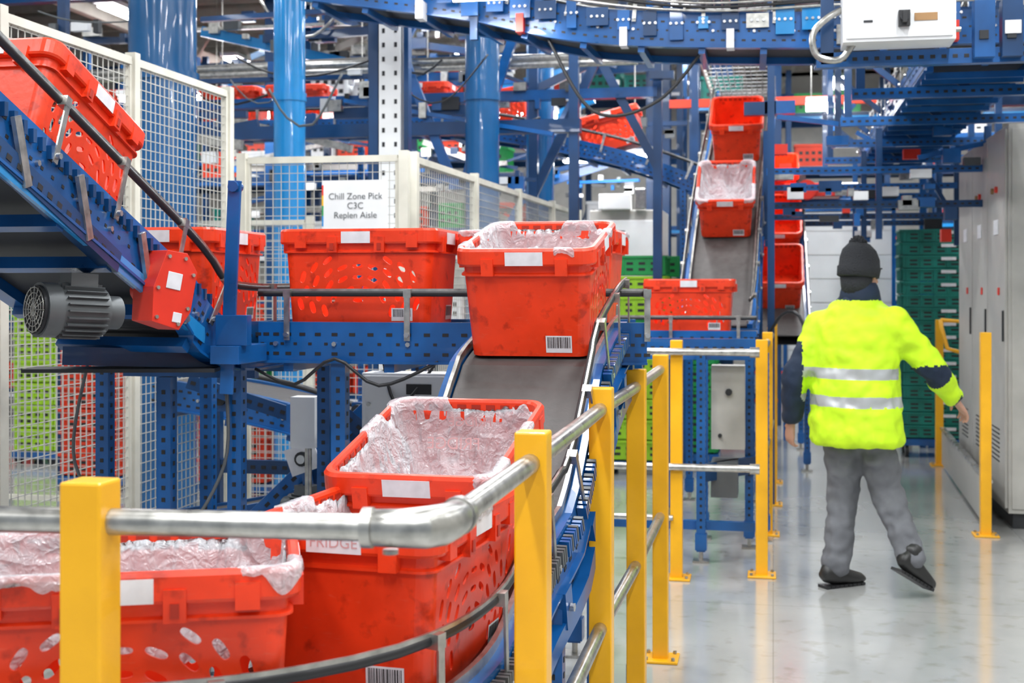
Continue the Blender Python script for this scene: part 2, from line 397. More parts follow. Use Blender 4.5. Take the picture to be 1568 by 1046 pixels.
def make_liner(seed,depth=.17,flap=.03,cover=.0):
    mb=MB('bag_liner')
    def loop(off):
        base=rrect(.275+off,.196+off,max(.012,.045+off*.5),0,8)
        P=[]
        for i in range(len(base)):
            a=base[i];b=base[(i+1)%len(base)];m=max(1,int((b-a).length/.01))
            for j in range(m):P.append(a.lerp(b,j/m))
        return P
    NN=300
    def res(P):
        L=[0]
        for i in range(len(P)):L.append(L[-1]+(P[(i+1)%len(P)]-P[i]).length)
        out=[];T=L[-1];j=0
        for i in range(NN):
            d=T*i/NN
            while L[j+1]<d:j+=1
            f=(d-L[j])/max(1e-9,L[j+1]-L[j]);out.append(P[j].lerp(P[(j+1)%len(P)],f))
        return out
    spec=[(.0150,-flap),(.0155,-flap*.5),(.0135,.0015),(-.001,.003),(-.0095,.001),(-.0125,-.022),(-.015,-.05),(-.021,-.075),(-.028,-.10),(-.042,-.125),(-.065,-depth),(-.09,-depth*1.05),(-.12,-depth*1.0),(-.15,-depth*.95),(-.178,-depth*.98)]
    Ls=[]
    ref=res(loop(0))
    for k,(off,z) in enumerate(spec):
        P=res(loop(off));R=[]
        for i,p in enumerate(P):
            e=ref[i]
            cov=sstep(-.06,.06,noise.noise(V((e.x*6,e.y*6,seed*7.7)))+cover)
            a=noise.noise(V((e.x*14,e.y*14,seed+k*.3)));b=rdg(V((e.x*22,e.y*22,seed+k*.22)))-.5;c=rdg(V((e.x*60,e.y*60,seed+k*.35)))-.5
            inward=-V((p.x/abs(p.x+1e-9)*(1 if abs(p.x)>.2 else .0),(1 if p.y>0 else -1)*(1 if abs(p.y)>.12 else 0),0))
            if inward.length>0:inward.normalize()
            zz=z;lat=0
            if k<=4:
                if k<2: zz=z*(.25+1.8*abs(a)+.5*abs(b))
                lat=(1-cov)*(off+.0105)
                zz=zz*cov+(1-cov)*(-.030+.020*a+.010*c)
                lat+=-abs(c)*.0025*cov
            elif k<=9:
                am=(.004,.010,.016,.020,.022)[k-5]
                lat=am*(.5*b+.5*c)+am*1.1*max(0,a);zz+=.008*a+.004*c
            else:
                q=noise.noise(V((p.x*11,p.y*11,seed*2)));q2=rdg(V((p.x*17,p.y*17,seed*2+4)))-.5;q3=rdg(V((p.x*40,p.y*40,seed*2+9)))-.5
                zz+=.055*q+.022*q2+.008*q3
            R.append(V((p.x,p.y,0))+inward*max(-.002 if k>4 else -1,lat)+V((0,0,H+zz)))
        Ls.append(R)
    mb.loops(Ls,'bag',True,False,True)
    return mb.mesh()
LIN=[make_liner(1,.15,.026,.02),make_liner(2,.14,.026,-.03),make_liner(3,.18,.026,-.12),make_liner(4,.10,.026,-.04)]
def text(body,size,k,M4,parent=None,name='printed_text',ext=.0005):
    cu=bpy.data.curves.new(name,'FONT');cu.body=body;cu.size=size;cu.align_x='CENTER';cu.align_y='CENTER';cu.extrude=ext;cu.space_line=1.05
    cu.materials.append(M[k]);ob=bpy.data.objects.new(name,cu);scene.collection.objects.link(ob)
    if parent:ob.parent=parent
    ob.matrix_local=M4;return ob
def tote(x,y,z,rz=90,tilt=0,liner=None,roll=0,sc=1):
    ob=bpy.data.objects.new('shopping_tote',TOTE);scene.collection.objects.link(ob)
    ob.location=(x,y,z+.003);ob.rotation_euler=(math.radians(roll),math.radians(-tilt),math.radians(rz))
    ob.scale=(sc,sc,sc)
    if liner is not None:
        l=bpy.data.objects.new('bag_liner',LIN[liner]);scene.collection.objects.link(l);l.parent=ob
    return ob

# ------------------------------------------------------------------ room
f=MB('floor');f.bb(-11,5,-3,25,-.1,0,'floor');f.build()
c=MB('ceiling');c.bb(-11,5,-3,25,5.6,5.7,'joist')
for i in range(57):
    y=-3+i*.5;c.bb(-11,5,y,y+.06,5.5,5.6,'joist')
c.build()
w=MB('wall_far');w.bb(-11,5,25,25.15,0,5.7,'grey')
w.build()
w=MB('wall_left');w.bb(-11.15,-11,-3,25,0,5.7,'grey');w.build()
w=MB('wall_right');w.bb(5,5.15,-3,25,0,5.7,'grey');w.build()
tr=MB('roof_truss')
for y in(8,12.5,17,21.5):
    tr.beam((-11,y,5.35),(5,y,5.35),.12,.12,'joist');tr.beam((-11,y,4.6),(5,y,4.6),.12,.12,'blue2')
    for i in range(16):
        x=-11+i;tr.beam((x,y,4.6),(x+.5,y,5.35),.05,.05,'joist');tr.beam((x+.5,y,5.35),(x+1,y,4.6),.05,.05,'joist')
for x in(-8,-5.5,-3,-.5,2,4):
    tr.beam((x,4,4.85),(x,25,4.85),.1,.14,'joist')
tr.build()

LF=.68
def strip_light(x,y,z,L=1.6,wd=.22,power=90,along='y',col=(.96,.985,1.0),tube=True,rt=.022):
    mb=MB('strip_light')
    if along=='y': mb.bb(x-wd/2-.02,x+wd/2+.02,y-L/2,y+L/2,z+.05,z+.10,'white')
    else: mb.bb(x-L/2,x+L/2,y-wd/2-.02,y+wd/2+.02,z+.05,z+.10,'white')
    if tube:
        for o in(-wd*.3,wd*.3):
            if along=='y': mb.cyl((x+o,y-L*.48,z+.02),(x+o,y+L*.48,z+.02),rt,'lamp',8)
            else: mb.cyl((x-L*.48,y+o,z+.02),(x+L*.48,y+o,z+.02),rt,'lamp',8)
    for d in(-L*.3,L*.3):
        if along=='y':mb.cyl((x,y+d,z+.10),(x,y+d,5.48),.006,'steel',6)
        else:mb.cyl((x+d,y,z+.10),(x+d,y,5.48),.006,'steel',6)
    ob=mb.build()
    li=bpy.data.lights.new('lamp','AREA');li.shape='RECTANGLE';li.size=wd;li.size_y=L;li.energy=power*LF;li.color=col
    lo=bpy.data.objects.new('lamp',li);scene.collection.objects.link(lo);lo.parent=ob
    lo.location=V((x,y,z-.03))-ob.location
    if along=='x':lo.rotation_euler=(0,0,math.pi/2)
for x in(-7.5,-4.2,-1.2,1.0,3.6):
    for y in(-1.5,1.5,4.6,8,11,14.5,18,21.5):
        strip_light(x,y,4.75 if y>6 else 4.9,power=(130 if x in(-1.2,1.0) else 75) if y<9 else 75,tube=y>7)
for x,y,z,L in((-3.6,12.2,3.15,1.1),(-2.45,12.5,3.2,.8),(-5.2,12.6,3.3,1.2),(.40,12.0,3.75,.3),(.42,12.4,3.2,.25),(-1.6,12.8,2.8,.9),(-2.0,10.9,4.05,.7),(-1.3,10.8,4.0,.6),(-6.2,12.6,3.5,1),(-4.5,16.6,4.4,1.2),(1.6,15,4.2,1.0),(-7.5,16,3.9,1.2),(-1.95,6.6,3.10,.35),(-1.5,6.6,3.04,.3)):
    strip_light(x,y,z,L,.16,20,'x',rt=.034 if y>7 else .016)
wd=bpy.data.worlds.new('world');scene.world=wd;wd.use_nodes=True
bg=wd.node_tree.nodes['Background'];bg.inputs[0].default_value=(.78,.88,1,1);bg.inputs[1].default_value=.45

# ------------------------------------------------------------------ camera
cam=bpy.data.cameras.new('camera');co=bpy.data.objects.new('camera',cam);scene.collection.objects.link(co)
co.location=(0,0,1.55);co.rotation_euler=(math.pi/2,0,math.radians(11.31))
cam.sensor_width=36;cam.lens=2000/1568*36;cam.shift_y=-.0527
cam.dof.use_dof=True;cam.dof.focus_distance=3.5;cam.dof.aperture_fstop=5.6
scene.camera=co

# ------------------------------------------------------------------ yellow rails
def ypost(mb,x,y,h=1.27,w=.064):
    mb.bb(x-w/2,x+w/2,y-w/2,y+w/2,0,h,'yellow')
    mb.bb(x-.075,x+.075,y-.075,y+.075,0,.012,'yellow')
    for a in(-.055,.055):
        for b in(-.055,.055):mb.cyl((x+a,y+b,.012),(x+a,y+b,.024),.009,'steel',6)
def pipe(mb,pts,r=.0195): mb.tube(pts,r,'steel',14)
r=MB('guard_railing')
XR=-.46
for x,y in((XR,2.51),(XR-.012,3.64),(XR,4.48),(XR,5.46),(XR-.045,7.0),(-.975,1.745)): ypost(r,x,y)
for z in(1.21,.60):
    pipe(r,[(-1.9,1.68,z),(-1.3,1.72,z),(-.975,1.745,z),(-.545,1.775,z)])
    pipe(r,[(XR,1.86,z),(XR,2.51,z),(XR-.012,3.64,z),(XR,4.48,z),(XR,5.5,z)])
    r.tube([(-.565,1.774,z),(-.515,1.778,z),(-.485,1.79,z),(-.467,1.815,z),(XR,1.85,z),(XR,1.90,z)],[.026,.0275,.030,.030,.0275,.026],'steel',18)
    r.cyl((-.57,1.773,z),(-.555,1.774,z),.029,'steel',18);r.cyl((XR,1.885,z),(XR,1.905,z),.029,'steel',18)
    r.cyl((-.53,1.775,z-.03),(-.53,1.775,z-.036),.012,'steel',8)
    pipe(r,[(-.95,6.95,z),(-.1,6.95,z)])
    r.cyl((-.12,6.95,z),(-.07,6.95,z),.028,'steel',14)
pipe(r,[(-.95,6.95,.33),(-.52,6.95,.33)],.016)
r.build(bevel=.004)
r=MB('guard_railing')
for x,y in((-.06,7.15),(-.035,8.35),(-.01,9.5),(.0,10.6)): ypost(r,x,y)
for z in(1.21,.60): pipe(r,[(-.06,7.15,z),(-.035,8.35,z),(-.01,9.5,z),(.0,10.6,z)])
r.tube([p for p,_,_,_ in frames([(-.02,9.4,1.24),(.06,9.3,1.36),(.14,9.2,1.38),(.20,9.15,1.3),(.21,9.15,1.05),(.16,9.2,.9)],.05)],.012,'black',8)
r.build(bevel=.004)
r=MB('safety_barrier')
ypost(r,1.30,8.58);ypost(r,1.42,11.9)
r.beam((1.33,8.62,.17),(1.44,11.85,.17),.012,.3,'grey');r.beam((1.33,8.62,.33),(1.44,11.85,.33),.04,.02,'steel2')
r.tube([(1.36,11.3,1.28),(1.36,11.25,1.22),(1.4,11.2,1.05),(1.5,11.2,1.02)],.018,'yellow',8)
r.tube([(1.5,11.2,1.02),(1.55,11.2,1.1),(1.52,11.25,1.27),(1.36,11.3,1.28)],.018,'yellow',8)
r.build(bevel=.004)

# ------------------------------------------------------------------ conveyors
t1=tote(-1.10,2.113,.76,22,0,0)
t2=tote(-.79,2.64,.765,85,0,1)
t3=tote(-.795,3.17,.868,88,13,2,0,1.0)
tote(-.735,4.20,1.385,90,11,3,0,1.03)
tote(-.82,4.73,1.42,0,0,2)
tote(-1.41,4.51,1.42,0)
tote(-2.06,4.36,1.42,93)
tote(-2.10,3.36,1.814,90,-21.8)
def ramp_extra(mb,fr):
    for i,(p,t,l,u) in enumerate(fr):
        for k in(0,.33,.66):
            mb.obox(p+t*k*.05-l*(.255)+u*(-.022),t,l,u,.010,.026,.042,'blue' if (p.z>.9 and k) else 'greyd')
        if i%5==1:
            mb.obox(p-l*.25+u*(-.17),t,l,u,.06,.03,.10,'blue');c=p-l*.268+u*-.17;mb.cyl(c,c-l*.01,.012,'steel2',6)
    mb.sweep(fr,[(-.262,-.25),(-.225,-.25),(-.225,-.20),(-.262,-.20)],'blue')
conveyor('belt_conveyor',[(-.735,4.50,1.42),(-.735,4.3,1.398),(-.735,3.95,1.328),(-.74,3.85,1.27),(-.755,3.5,.985),(-.765,3.4,.93),(-.79,3.16,.865),(-.79,2.88,.80),(-.79,2.64,.766),(-.83,2.38,.76),(-.93,2.22,.76),(-1.1,2.11,.76),(-1.35,2.03,.76),(-1.7,1.98,.76)],.2,
   guards=((-1,.15),),legs=((-.55,3.3,.75),(-.98,3.3,.75),(-.56,2.55,.55),(-1.5,2.1,.6),(-.55,4.1,1.2),(-.94,4.1,1.2),(-1.0,2.5,.6)),strip=True,extra=ramp_extra,bstep=5)
conveyor('belt_conveyor',[(-1.74,4.51,1.42),(-1.1,4.51,1.42),(-.46,4.62,1.42)],.22,guards=((1,.11),),legs=((-1.68,4.76,1.3),(-1.45,4.26,1.3),(-.5,4.84,1.3),(-.98,4.8,1.3)))
def a_extra(mb,fr):
    mb.beam((-1.83,2.6,1.95),(-1.83,4.0,1.39),.012,.05,'blue3')
    mb.pbeam((-1.84,2.3,2.12),(-1.84,3.42,1.62),.04,.06,'blue2')
    mb.beam((-2.25,3.85,1.33),(-1.80,4.1,1.31),.02,.06,'blue2')
    for y in(2.9,3.2,3.55,3.8): mb.beam((-1.82,y,1.97-.4*(y-2.9)),(-1.82,y+.05,1.80-.4*(y-2.9)),.012,.03,'steel')
    for i in range(40):
        y=2.4+i*.042;z=2.197-.4*(y-2.4)-.03;mb.box((-1.828,y,z),(.014,.016,.035),'blue2')
    mb.beam((-2.4,3.9,1.28),(-1.8,4.05,1.28),.16,.012,'dark')
conveyor('inclined_conveyor',[(-2.09,1.6,2.52),(-2.09,2.4,2.197),(-2.09,3.49,1.758),(-2.085,3.95,1.565),(-2.06,4.12,1.45),(-2.04,4.3,1.42),(-2.03,4.74,1.42)],.215,
   guards=((1,.13),(-1,.13)),fh=.15,legs=((-2.40,4.4,1.3),(-2.2,4.85,1.3),(-2.0,4.08,1.25),(-1.80,4.2,1.3),(-1.8,2.2,2.1),(-2.38,2.2,2.1),(-2.38,3.4,1.6)),extra=a_extra)
b=MB('side_bracket')
b.beam((-1.76,4.02,1.20),(-1.73,4.02,1.90),.012,.045,'blue',up=(1,0,0))
b.bb(-1.79,-1.68,4.0,4.04,1.36,1.46,'blue');b.cyl((-1.73,4.0,1.88),(-1.73,4.05,1.88),.018,'blue',10)
b.bb(-1.80,-1.70,3.98,4.22,1.30,1.36,'blue');b.build(bevel=.002)
def motor(name,c,ax,r=.075,L=.2,k='greyd'):
    mb=MB(name);c=V(c);ax=V(ax).normalized();a=ax.cross(V((0,0,1))).normalized();b=a.cross(ax)
    mb.cyl(c,c+ax*L,r,k,24)
    for i in range(24):
        t=2*math.pi*i/24;d=a*math.cos(t)+b*math.sin(t);mb.obox(c+ax*L*.5+d*(r+.004),ax,d,ax.cross(d),L*.85,.014,.004,k)
    mb.cyl(c-ax*.045,c,r*1.12,k,24);mb.cyl(c-ax*.055,c-ax*.045,r*1.0,'dark',24)
    for i in range(4):
        rr=r*(.25+.22*i)
        mb.tube([c-ax*.058+(a*math.cos(j*math.pi/10)+b*math.sin(j*math.pi/10))*rr for j in range(21)],.002,'steel',5)
    for i in range(8):
        t=math.pi*i/8;d=a*math.cos(t)+b*math.sin(t);mb.cyl(c-ax*.058-d*r*.95,c-ax*.058+d*r*.95,.0018,'steel',4)
    mb.obox(c+ax*L*.5+b*(r+.018),ax,a,b,.08,.07,.04,k)
    mb.cyl(c+ax*L,c+ax*(L+.05),r*.7,k,20)
    return mb
motor('electric_motor',(-1.955,3.30,1.487),(.55,.80,-.05),.068,.14).build()
g=MB('gearbox')
ax=V((.5,.85,-.2)).normalized();l=V((.84,-.5,0)).normalized();u=l.cross(ax)
pr=[(-.05,-.10),(.045,-.11),(.075,-.05),(.075,.07),(.03,.12),(-.04,.115),(-.065,.0)]
cc=V((-1.79,3.62,1.54))
g.loops([[cc+l*d+ax*a+u*b for a,b in pr] for d in(-.055,.055)],'red',False,True,True)
g.obox(cc+l*.0565+u*.03,ax,l,u,.05,.003,.05,'label');g.obox(cc+ax*.03+l*.056+u*-.075,ax,l,u,.03,.004,.03,'label')
for a,b in pr:g.cyl(cc+l*.05+ax*a*.8+u*b*.85,cc+l*.062+ax*a*.8+u*b*.85,.006,'steel',6)
g.cyl(cc-l*.12,cc,.035,'red',16);g.build(bevel=.008)

s=MB('support_stand')
leg(s,-.82,5.45,1.30,.055);leg(s,-1.5,5.45,1.3,.055)
s.pbeam((-1.6,5.45,1.30),(-.7,5.45,1.30),.05,.07,'blue');s.beam((-1.5,5.45,.45),(-.82,5.45,.45),.04,.05,'blue')
s.beam((-.82,5.45,1.25),(-.82,4.85,1.28),.04,.05,'blue');s.beam((-1.5,5.45,1.25),(-1.5,4.85,1.28),.04,.05,'blue')
s.beam((-.82,5.45,.75),(-.82,4.9,.75),.04,.14,'blue2')
for z in(.9,1.1): s.beam((-1.6,5.5,z),(-.7,5.5,z),.03,.04,'blue2')
s.build()
conveyor('roller_conveyor',[(-2.9,6.1,1.10),(-2.2,6.0,1.0),(-1.5,5.95,.78)],.2,guards=((1,.1),),legs=((-2.6,5.8,.9),(-1.75,5.75,.75)),rollers=True)
conveyor('roller_conveyor',[(-2.75,5.35,.52),(-2.2,5.3,.62),(-1.65,5.3,.75)],.14,guards=(),rollers=True,legs=((-2.5,5.12,.45),(-1.8,5.12,.6)),fh=.1)
motor('electric_motor',(-1.78,4.98,.66),(-.9,.4,0),.055,.14).build()
pl=MB('roller_bracket')
pl.obox((-1.86,5.0,.86),(.94,0,.34),(0,1,0),(-.34,0,.94),.13,.012,.11,'label');pl.cyl((-1.86,4.98,.86),(-1.86,5.06,.86),.03,'dark',14)
pl.cyl((-1.86,4.985,.86),(-1.86,4.97,.86),.018,'steel2',12);pl.beam((-1.86,5.02,.86),(-1.78,5.02,.3),.03,.04,'blue')
leg(pl,-1.78,5.06,.75,.045);pl.build()
cb=MB('control_box');cb.bb(-1.56,-1.22,4.84,4.98,.98,1.22,'white');cb.bb(-1.55,-1.23,4.832,4.84,.99,1.21,'white')
cb.bb(-1.38,-1.28,4.828,4.832,1.14,1.18,'black')
for x in(-1.54,-1.26):
    cb.cyl((x+.01,4.83,1.10),(x+.01,4.823,1.10),.008,'steel',8)
cb.bb(-1.54,-1.50,4.9,4.94,0,.98,'blue');cb.bb(-1.28,-1.24,4.9,4.94,0,.98,'blue')
cb.build(bevel=.004)
ud=MB('drive_assembly')
for i in range(26):
    x=random.uniform(-2.45,-1.0);y=random.uniform(5.15,5.7);z=random.uniform(.3,1.15)
    ud.box((x,y,z),(random.uniform(.04,.16),random.uniform(.04,.1),random.uniform(.04,.12)),random.choice(('blue','blue2','greyd','dark','steel','blue')))
    ud.cyl((x,y-.06,z),(x,y+.02,z),random.uniform(.012,.03),random.choice(('steel','dark','greyd')),12)
for a,b in(((-2.45,5.2,1.15),(-1.1,5.5,.7)),((-2.3,5.0,.4),(-1.6,5.2,1.1)),((-2.45,5.5,.75),(-1.0,5.5,.75)),((-1.65,4.9,1.05),(-1.2,5.1,.6))):
    ud.pbeam(a,b,.03,.06,random.choice(('blue','blue2')))
for x in(-2.45,-1.6,-1.05): ud.bb(x-.02,x+.02,5.48,5.52,0,1.2,'blue2')
ud.build()
def cable(name,pts,r=.006,k='black'):
    mb=MB(name);fr=frames(pts,.04);mb.tube([p for p,_,_,_ in fr],r,k,6);mb.build()
cable('power_cable',[(-2.3,4.1,1.3),(-2.35,4.1,.95),(-2.15,4.1,.72),(-1.95,4.08,.72),(-1.82,4.14,.95),(-1.82,4.16,1.2)],.006,'greyd')
cable('power_cable',[(-1.75,4.24,1.27),(-1.6,4.22,1.22),(-1.45,4.2,1.31),(-1.3,4.22,1.22),(-1.1,4.24,1.30)])
cable('power_cable',[(-1.5,4.9,1.3),(-1.4,4.8,1.1),(-1.25,4.9,1.3)],.007)
cable('power_cable',[(-.3,7.0,2.9),(-.6,7.0,2.55),(-.95,7.0,2.5),(-1.2,7.0,2.9)],.01)
p=MB('sensor_pole');p.cyl((-1.8,4.9,0),(-1.8,4.9,1.1),.014,'steel',10);p.bb(-1.86,-1.76,4.86,4.94,.92,1.12,'white');p.cyl((-1.8,4.9,.0),(-1.8,4.9,.03),.05,'steel',12)
p.bb(-1.83,-1.77,4.87,4.93,.45,.5,'greyd');p.build()
def M4(loc,rot): return Matrix.Translation(loc)@Euler([math.radians(a) for a in rot]).to_matrix().to_4x4()
text('FRIDGE',.036,'pink',M4((.236,-.01,H-.050),(88,0,-90))@Matrix.Scale(-1,4,(1,0,0)),t3,ext=0)
text('FRIDGE',.044,'pink',M4((.205,.03,H-.100),(72,0,-90))@Matrix.Scale(-1,4,(1,0,0)),t3,ext=0)
text('FRIDGE',.030,'pink',M4((-.2890,.0,H-.03),(90,0,-90)),t2,ext=0)

conveyor('transfer_conveyor',[(-1.15,8.45,1.27),(-.1,8.45,1.27)],.24,guards=((1,.09),),legs=((-.42,8.15,1.15),(-.05,8.15,1.15),(-1.1,8.15,1.15),(-.05,8.75,1.15)))
s=MB('support_stand')
leg(s,-.40,7.45,1.2,.05);leg(s,-.14,7.9,1.2,.05);s.pbeam((-.95,7.5,1.2),(-.1,7.5,1.2),.05,.12,'blue');s.beam((-.4,7.45,.5),(-.1,7.9,.5),.03,.1,'blue2')
s.beam((-.9,7.5,.2),(-.1,7.5,.2),.04,.05,'blue');s.bb(-.35,-.16,7.6,7.75,.62,1.1,'grey');s.cyl((-.25,7.6,.95),(-.25,7.58,.95),.02,'dark',10);s.cyl((-.3,7.6,.7),(-.3,7.58,.7),.012,'dark',8)
s.bb(-.35,-.2,7.55,7.8,.35,.55,'greyd')
for x in(-.9,-.7): leg(s,x,8.9,1.1,.045)
s.build()
t8=tote(-.52,8.45,1.27,0)
conveyor('inclined_conveyor',[(-.38,8.75,1.30),(-.36,8.95,1.42),(-.33,9.8,2.08),(-.28,10.8,2.70),(-.24,11.8,3.30)],.21,guards=((1,.18),(-1,.18)),legs=((-.1,9.6,1.8),(-.6,9.6,1.8),(-.02,10.8,2.5),(-.55,10.8,2.5)),strip=True)
tote(-.335,9.75,2.055,90,35,0);tote(-.285,10.75,2.68,90,31)
conveyor('descending_conveyor',[(-.0,13.2,2.6),(.02,12.6,2.3),(.05,12.0,1.7),(.06,11.2,1.15)],.2,guards=((1,.12),(-1,.12)),legs=((-.18,11.3,1.0),(.28,11.3,1.0),(-.2,12.8,2.2),(.26,12.8,2.2)))
tote(.03,12.85,2.43,90,27);tote(.045,12.25,1.97,90,42);tote(.05,11.75,1.5,90,38)
conveyor('inclined_conveyor',[(-6.5,11.4,3.05),(-4.2,11.4,3.05),(-2.8,11.4,3.02),(-1.4,11.4,2.75),(-.55,11.4,2.45)],.22,guards=((1,.1),),legs=((-5.6,11.15,2.8),(-3.6,11.15,2.8),(-.75,11.15,2.4)))
tote(-1.35,11.4,2.745,0,14)
tote(-2.35,11.4,2.95,0,10);tote(-3.1,11.4,3.04,0);tote(-4.25,11.4,3.055,0);tote(-4.9,11.4,3.055,0)
conveyor('overhead_conveyor',[(-2.6,7.3,3.36),(-1.6,7.25,3.19),(-.9,7.2,3.03),(.1,7.2,2.97),(1.0,7.25,2.97),(2.2,7.3,2.97)],.22,guards=((1,.1),(-1,.1)),fh=.17,rollers=True,frame='blue')
oh=MB('conveyor_side_plates')
for i in range(22):
    x=-1.9+i*.14;z=3.0+(.0 if x>-.6 else (-.6-x)*.17)
    oh.box((x,6.92,z-.06),(random.uniform(.05,.12),.012,random.uniform(.06,.2)),random.choice(('blue','blue2','blue','blue2','blue3','blue','steel')))
    for k in range(3):oh.cyl((x-.03+k*.03,6.92,z-.06),(x-.03+k*.03,6.905,z-.06),.008,'steel2',6)
    if i%4==0: oh.bb(x-.02,x+.02,6.9,7.0,z-.2,z-.1,random.choice(('dark','label','steel','red')))
for k in range(4):
    oh.tube([p for p,_,_,_ in frames([(-2.3,6.93,3.4-.02*k),(-1.2,6.92,3.17-.02*k+.03*math.sin(k)),(-.4,6.9,3.06-.02*k),(.5,6.91,3.08-.025*k),(1.8,6.92,3.05-.02*k)],.1)],.008,random.choice(('black','steel')),6)
for x in(-1.6,-.2,.9): oh.bb(x-.02,x+.02,6.93,6.97,2.9,5.48,'blue2')
oh.pbeam((-2.4,6.95,3.55),(2.2,6.95,3.12),.04,.07,'blue2')
oh.build()
conveyor('overhead_conveyor',[(1.12,7.6,2.92),(1.12,10,2.92),(1.12,13.4,2.92)],.24,guards=((-1,.14),(1,.14)),fh=.16,rollers=True,belt='steel')
oh=MB('support_frame')
for y in(7.9,9.2,10.6,12.0,13.2):
    oh.pbeam((.45,y,2.68),(1.75,y,2.68),.06,.06,'blue')
    for x in(.5,1.7): oh.beam((x,y,2.68),(x,y,5.48),.05,.05,'blue2')
    oh.beam((.5,y,3.2),(1.1,y,2.7),.03,.04,'blue2')
for y in(9.8,11.4,12.6):
    for z in(2.3,2.05): oh.pbeam((-.05,y,z+.1),(1.5,y,z+.1),.05,.05,'blue2' if z<2.2 else 'blue')
    for x in(-.05,.75,1.5):oh.beam((x,y,1.9),(x,y,2.7),.045,.045,'blue2')
for i in range(44):
    x=random.uniform(.05,1.45);y=random.choice((9.75,11.35,12.55));oh.box((x,y,random.uniform(1.98,2.75)),(random.uniform(.03,.16),.1,random.uniform(.03,.11)),random.choice(('dark','greyd','white','steel','blue','blue2','blue','blue2','red')))
for i in range(10):
    y=random.choice((9.75,11.35,12.55));x=random.uniform(0,1.3);z=random.uniform(2.2,3.4);oh.beam((x,y,z),(x+random.uniform(.1,.6),y,z+random.uniform(-.4,.4)),.025,.035,random.choice(('blue2','steel','blue','joist')))
for x in(1.42,1.5):oh.beam((x,13.2,0),(x,13.2,2.7),.06,.06,'blue')
oh.bb(-.04,.01,9.45,9.5,0,5.48,'blue2')
oh.build()
tb=MB('cable_tray')
for k in range(12): tb.beam((-.62+k*.055,8.9,3.5),(-.5+k*.04,12.4,3.15),.006,.006,'steel2')
for k in range(30):
    y=8.9+k*.12;tb.beam((-.62+k*.0041,y,3.5-k*.0118),(-.02-k*.0014,y,3.5-k*.0118),.008,.008,'steel2')
tb.beam((-.63,8.9,3.53),(-.5,12.4,3.18),.01,.08,'cream');tb.beam((.0,8.9,3.53),(-.04,12.4,3.18),.01,.08,'cream')
tb.build()
# hanging cables and pipes in the middle distance
hc_=MB('hanging_cables')
for i in range(26):
    x=random.uniform(-5.5,1.4);y=random.choice((8.6,9.5,10.2,12.4));z=random.uniform(2.9,4.3);L_=random.uniform(.3,1.3);d_=random.uniform(.08,.45)
    if x+L_>1.6: continue
    hc_.tube([p for p,_,_,_ in frames([(x,y,z),(x+L_*.25,y,z-d_*.8),(x+L_*.6,y,z-d_),(x+L_,y,z+random.uniform(-.1,.1))],.08)],random.choice((.006,.009,.012)),random.choice(('black','dark','greyd','steel')),6)
hc_.build()
e=MB('electrical_box');e.bb(.31,.80,6.1,6.32,2.66,3.1,'white');e.bb(.325,.785,6.092,6.1,2.675,3.085,'white')
e.bb(.55,.60,6.06,6.092,2.72,2.79,'black');e.cyl((.575,6.06,2.755),(.575,6.04,2.755),.018,'dark',12);e.bb(.565,.585,6.03,6.05,2.73,2.78,'black')
e.bb(.62,.72,6.088,6.092,2.745,2.78,'brown');e.bb(.40,.44,6.088,6.092,2.745,2.755,'dark')
for z in(2.7,3.05):e.cyl((.80,6.1,z),(.82,6.1,z),.012,'steel',8)
e.tube([p for p,_,_,_ in frames([(.36,6.2,2.67),(.30,6.2,2.60),(.20,6.2,2.62),(.18,6.2,2.72),(.25,6.22,2.80),(.34,6.25,2.85)],.02)],.016,'steel',10)
e.pbeam((.2,6.35,2.62),(2.2,6.35,2.62),.06,.07,'blue');e.pbeam((.2,6.35,3.0),(2.2,6.35,3.0),.06,.05,'blue2')
for x,k in((.9,'blue'),(1.02,'blue2'),(1.14,'blue'),(1.3,'blue2'),(1.5,'blue')):
    e.bb(x,x+.09,6.25,6.34,2.60,2.86,k);e.bb(x+.02,x+.06,6.24,6.25,2.68,2.72,'dark')
e.bb(1.03,1.10,6.236,6.25,2.70,2.76,'label')
for x in(.25,2.1): e.bb(x-.03,x+.03,6.32,6.38,2.6,5.48,'blue2')
e.build(bevel=.003)
rs=MB('mezzanine_steelwork')
for y in(8.6,10.5,12.6):
    rs.beam((1.6,y,3.3),(4.9,y,3.3),.12,.18,'blue2');rs.bb(2.45,2.6,y-.07,y+.07,0,5.48,'blue2')
for x in(1.9,2.5,3.2): rs.beam((x,8,3.45),(x,14,3.45),.08,.14,'joist')
for i in range(10): rs.beam((1.6,8+i*.6,3.56),(4.9,8+i*.6,3.56),.05,.05,'joist')
rs.beam((1.7,8.6,3.2),(2.5,8.6,2.7),.05,.05,'blue')
rs.pbeam((1.35,7.4,2.75),(2.4,7.4,2.75),.08,.10,'blue');rs.pbeam((1.45,8.2,2.85),(3.4,8.2,2.85),.08,.12,'blue')
rs.bb(1.5,1.56,7.36,7.42,2.4,3.8,'blue2')
for i in range(12): rs.box((random.uniform(1.4,2.2),random.uniform(7.3,8.5),random.uniform(2.7,3.3)),(random.uniform(.05,.2),.12,random.uniform(.04,.16)),random.choice(('blue','dark','greyd','joist','blue2')))
rs.build()

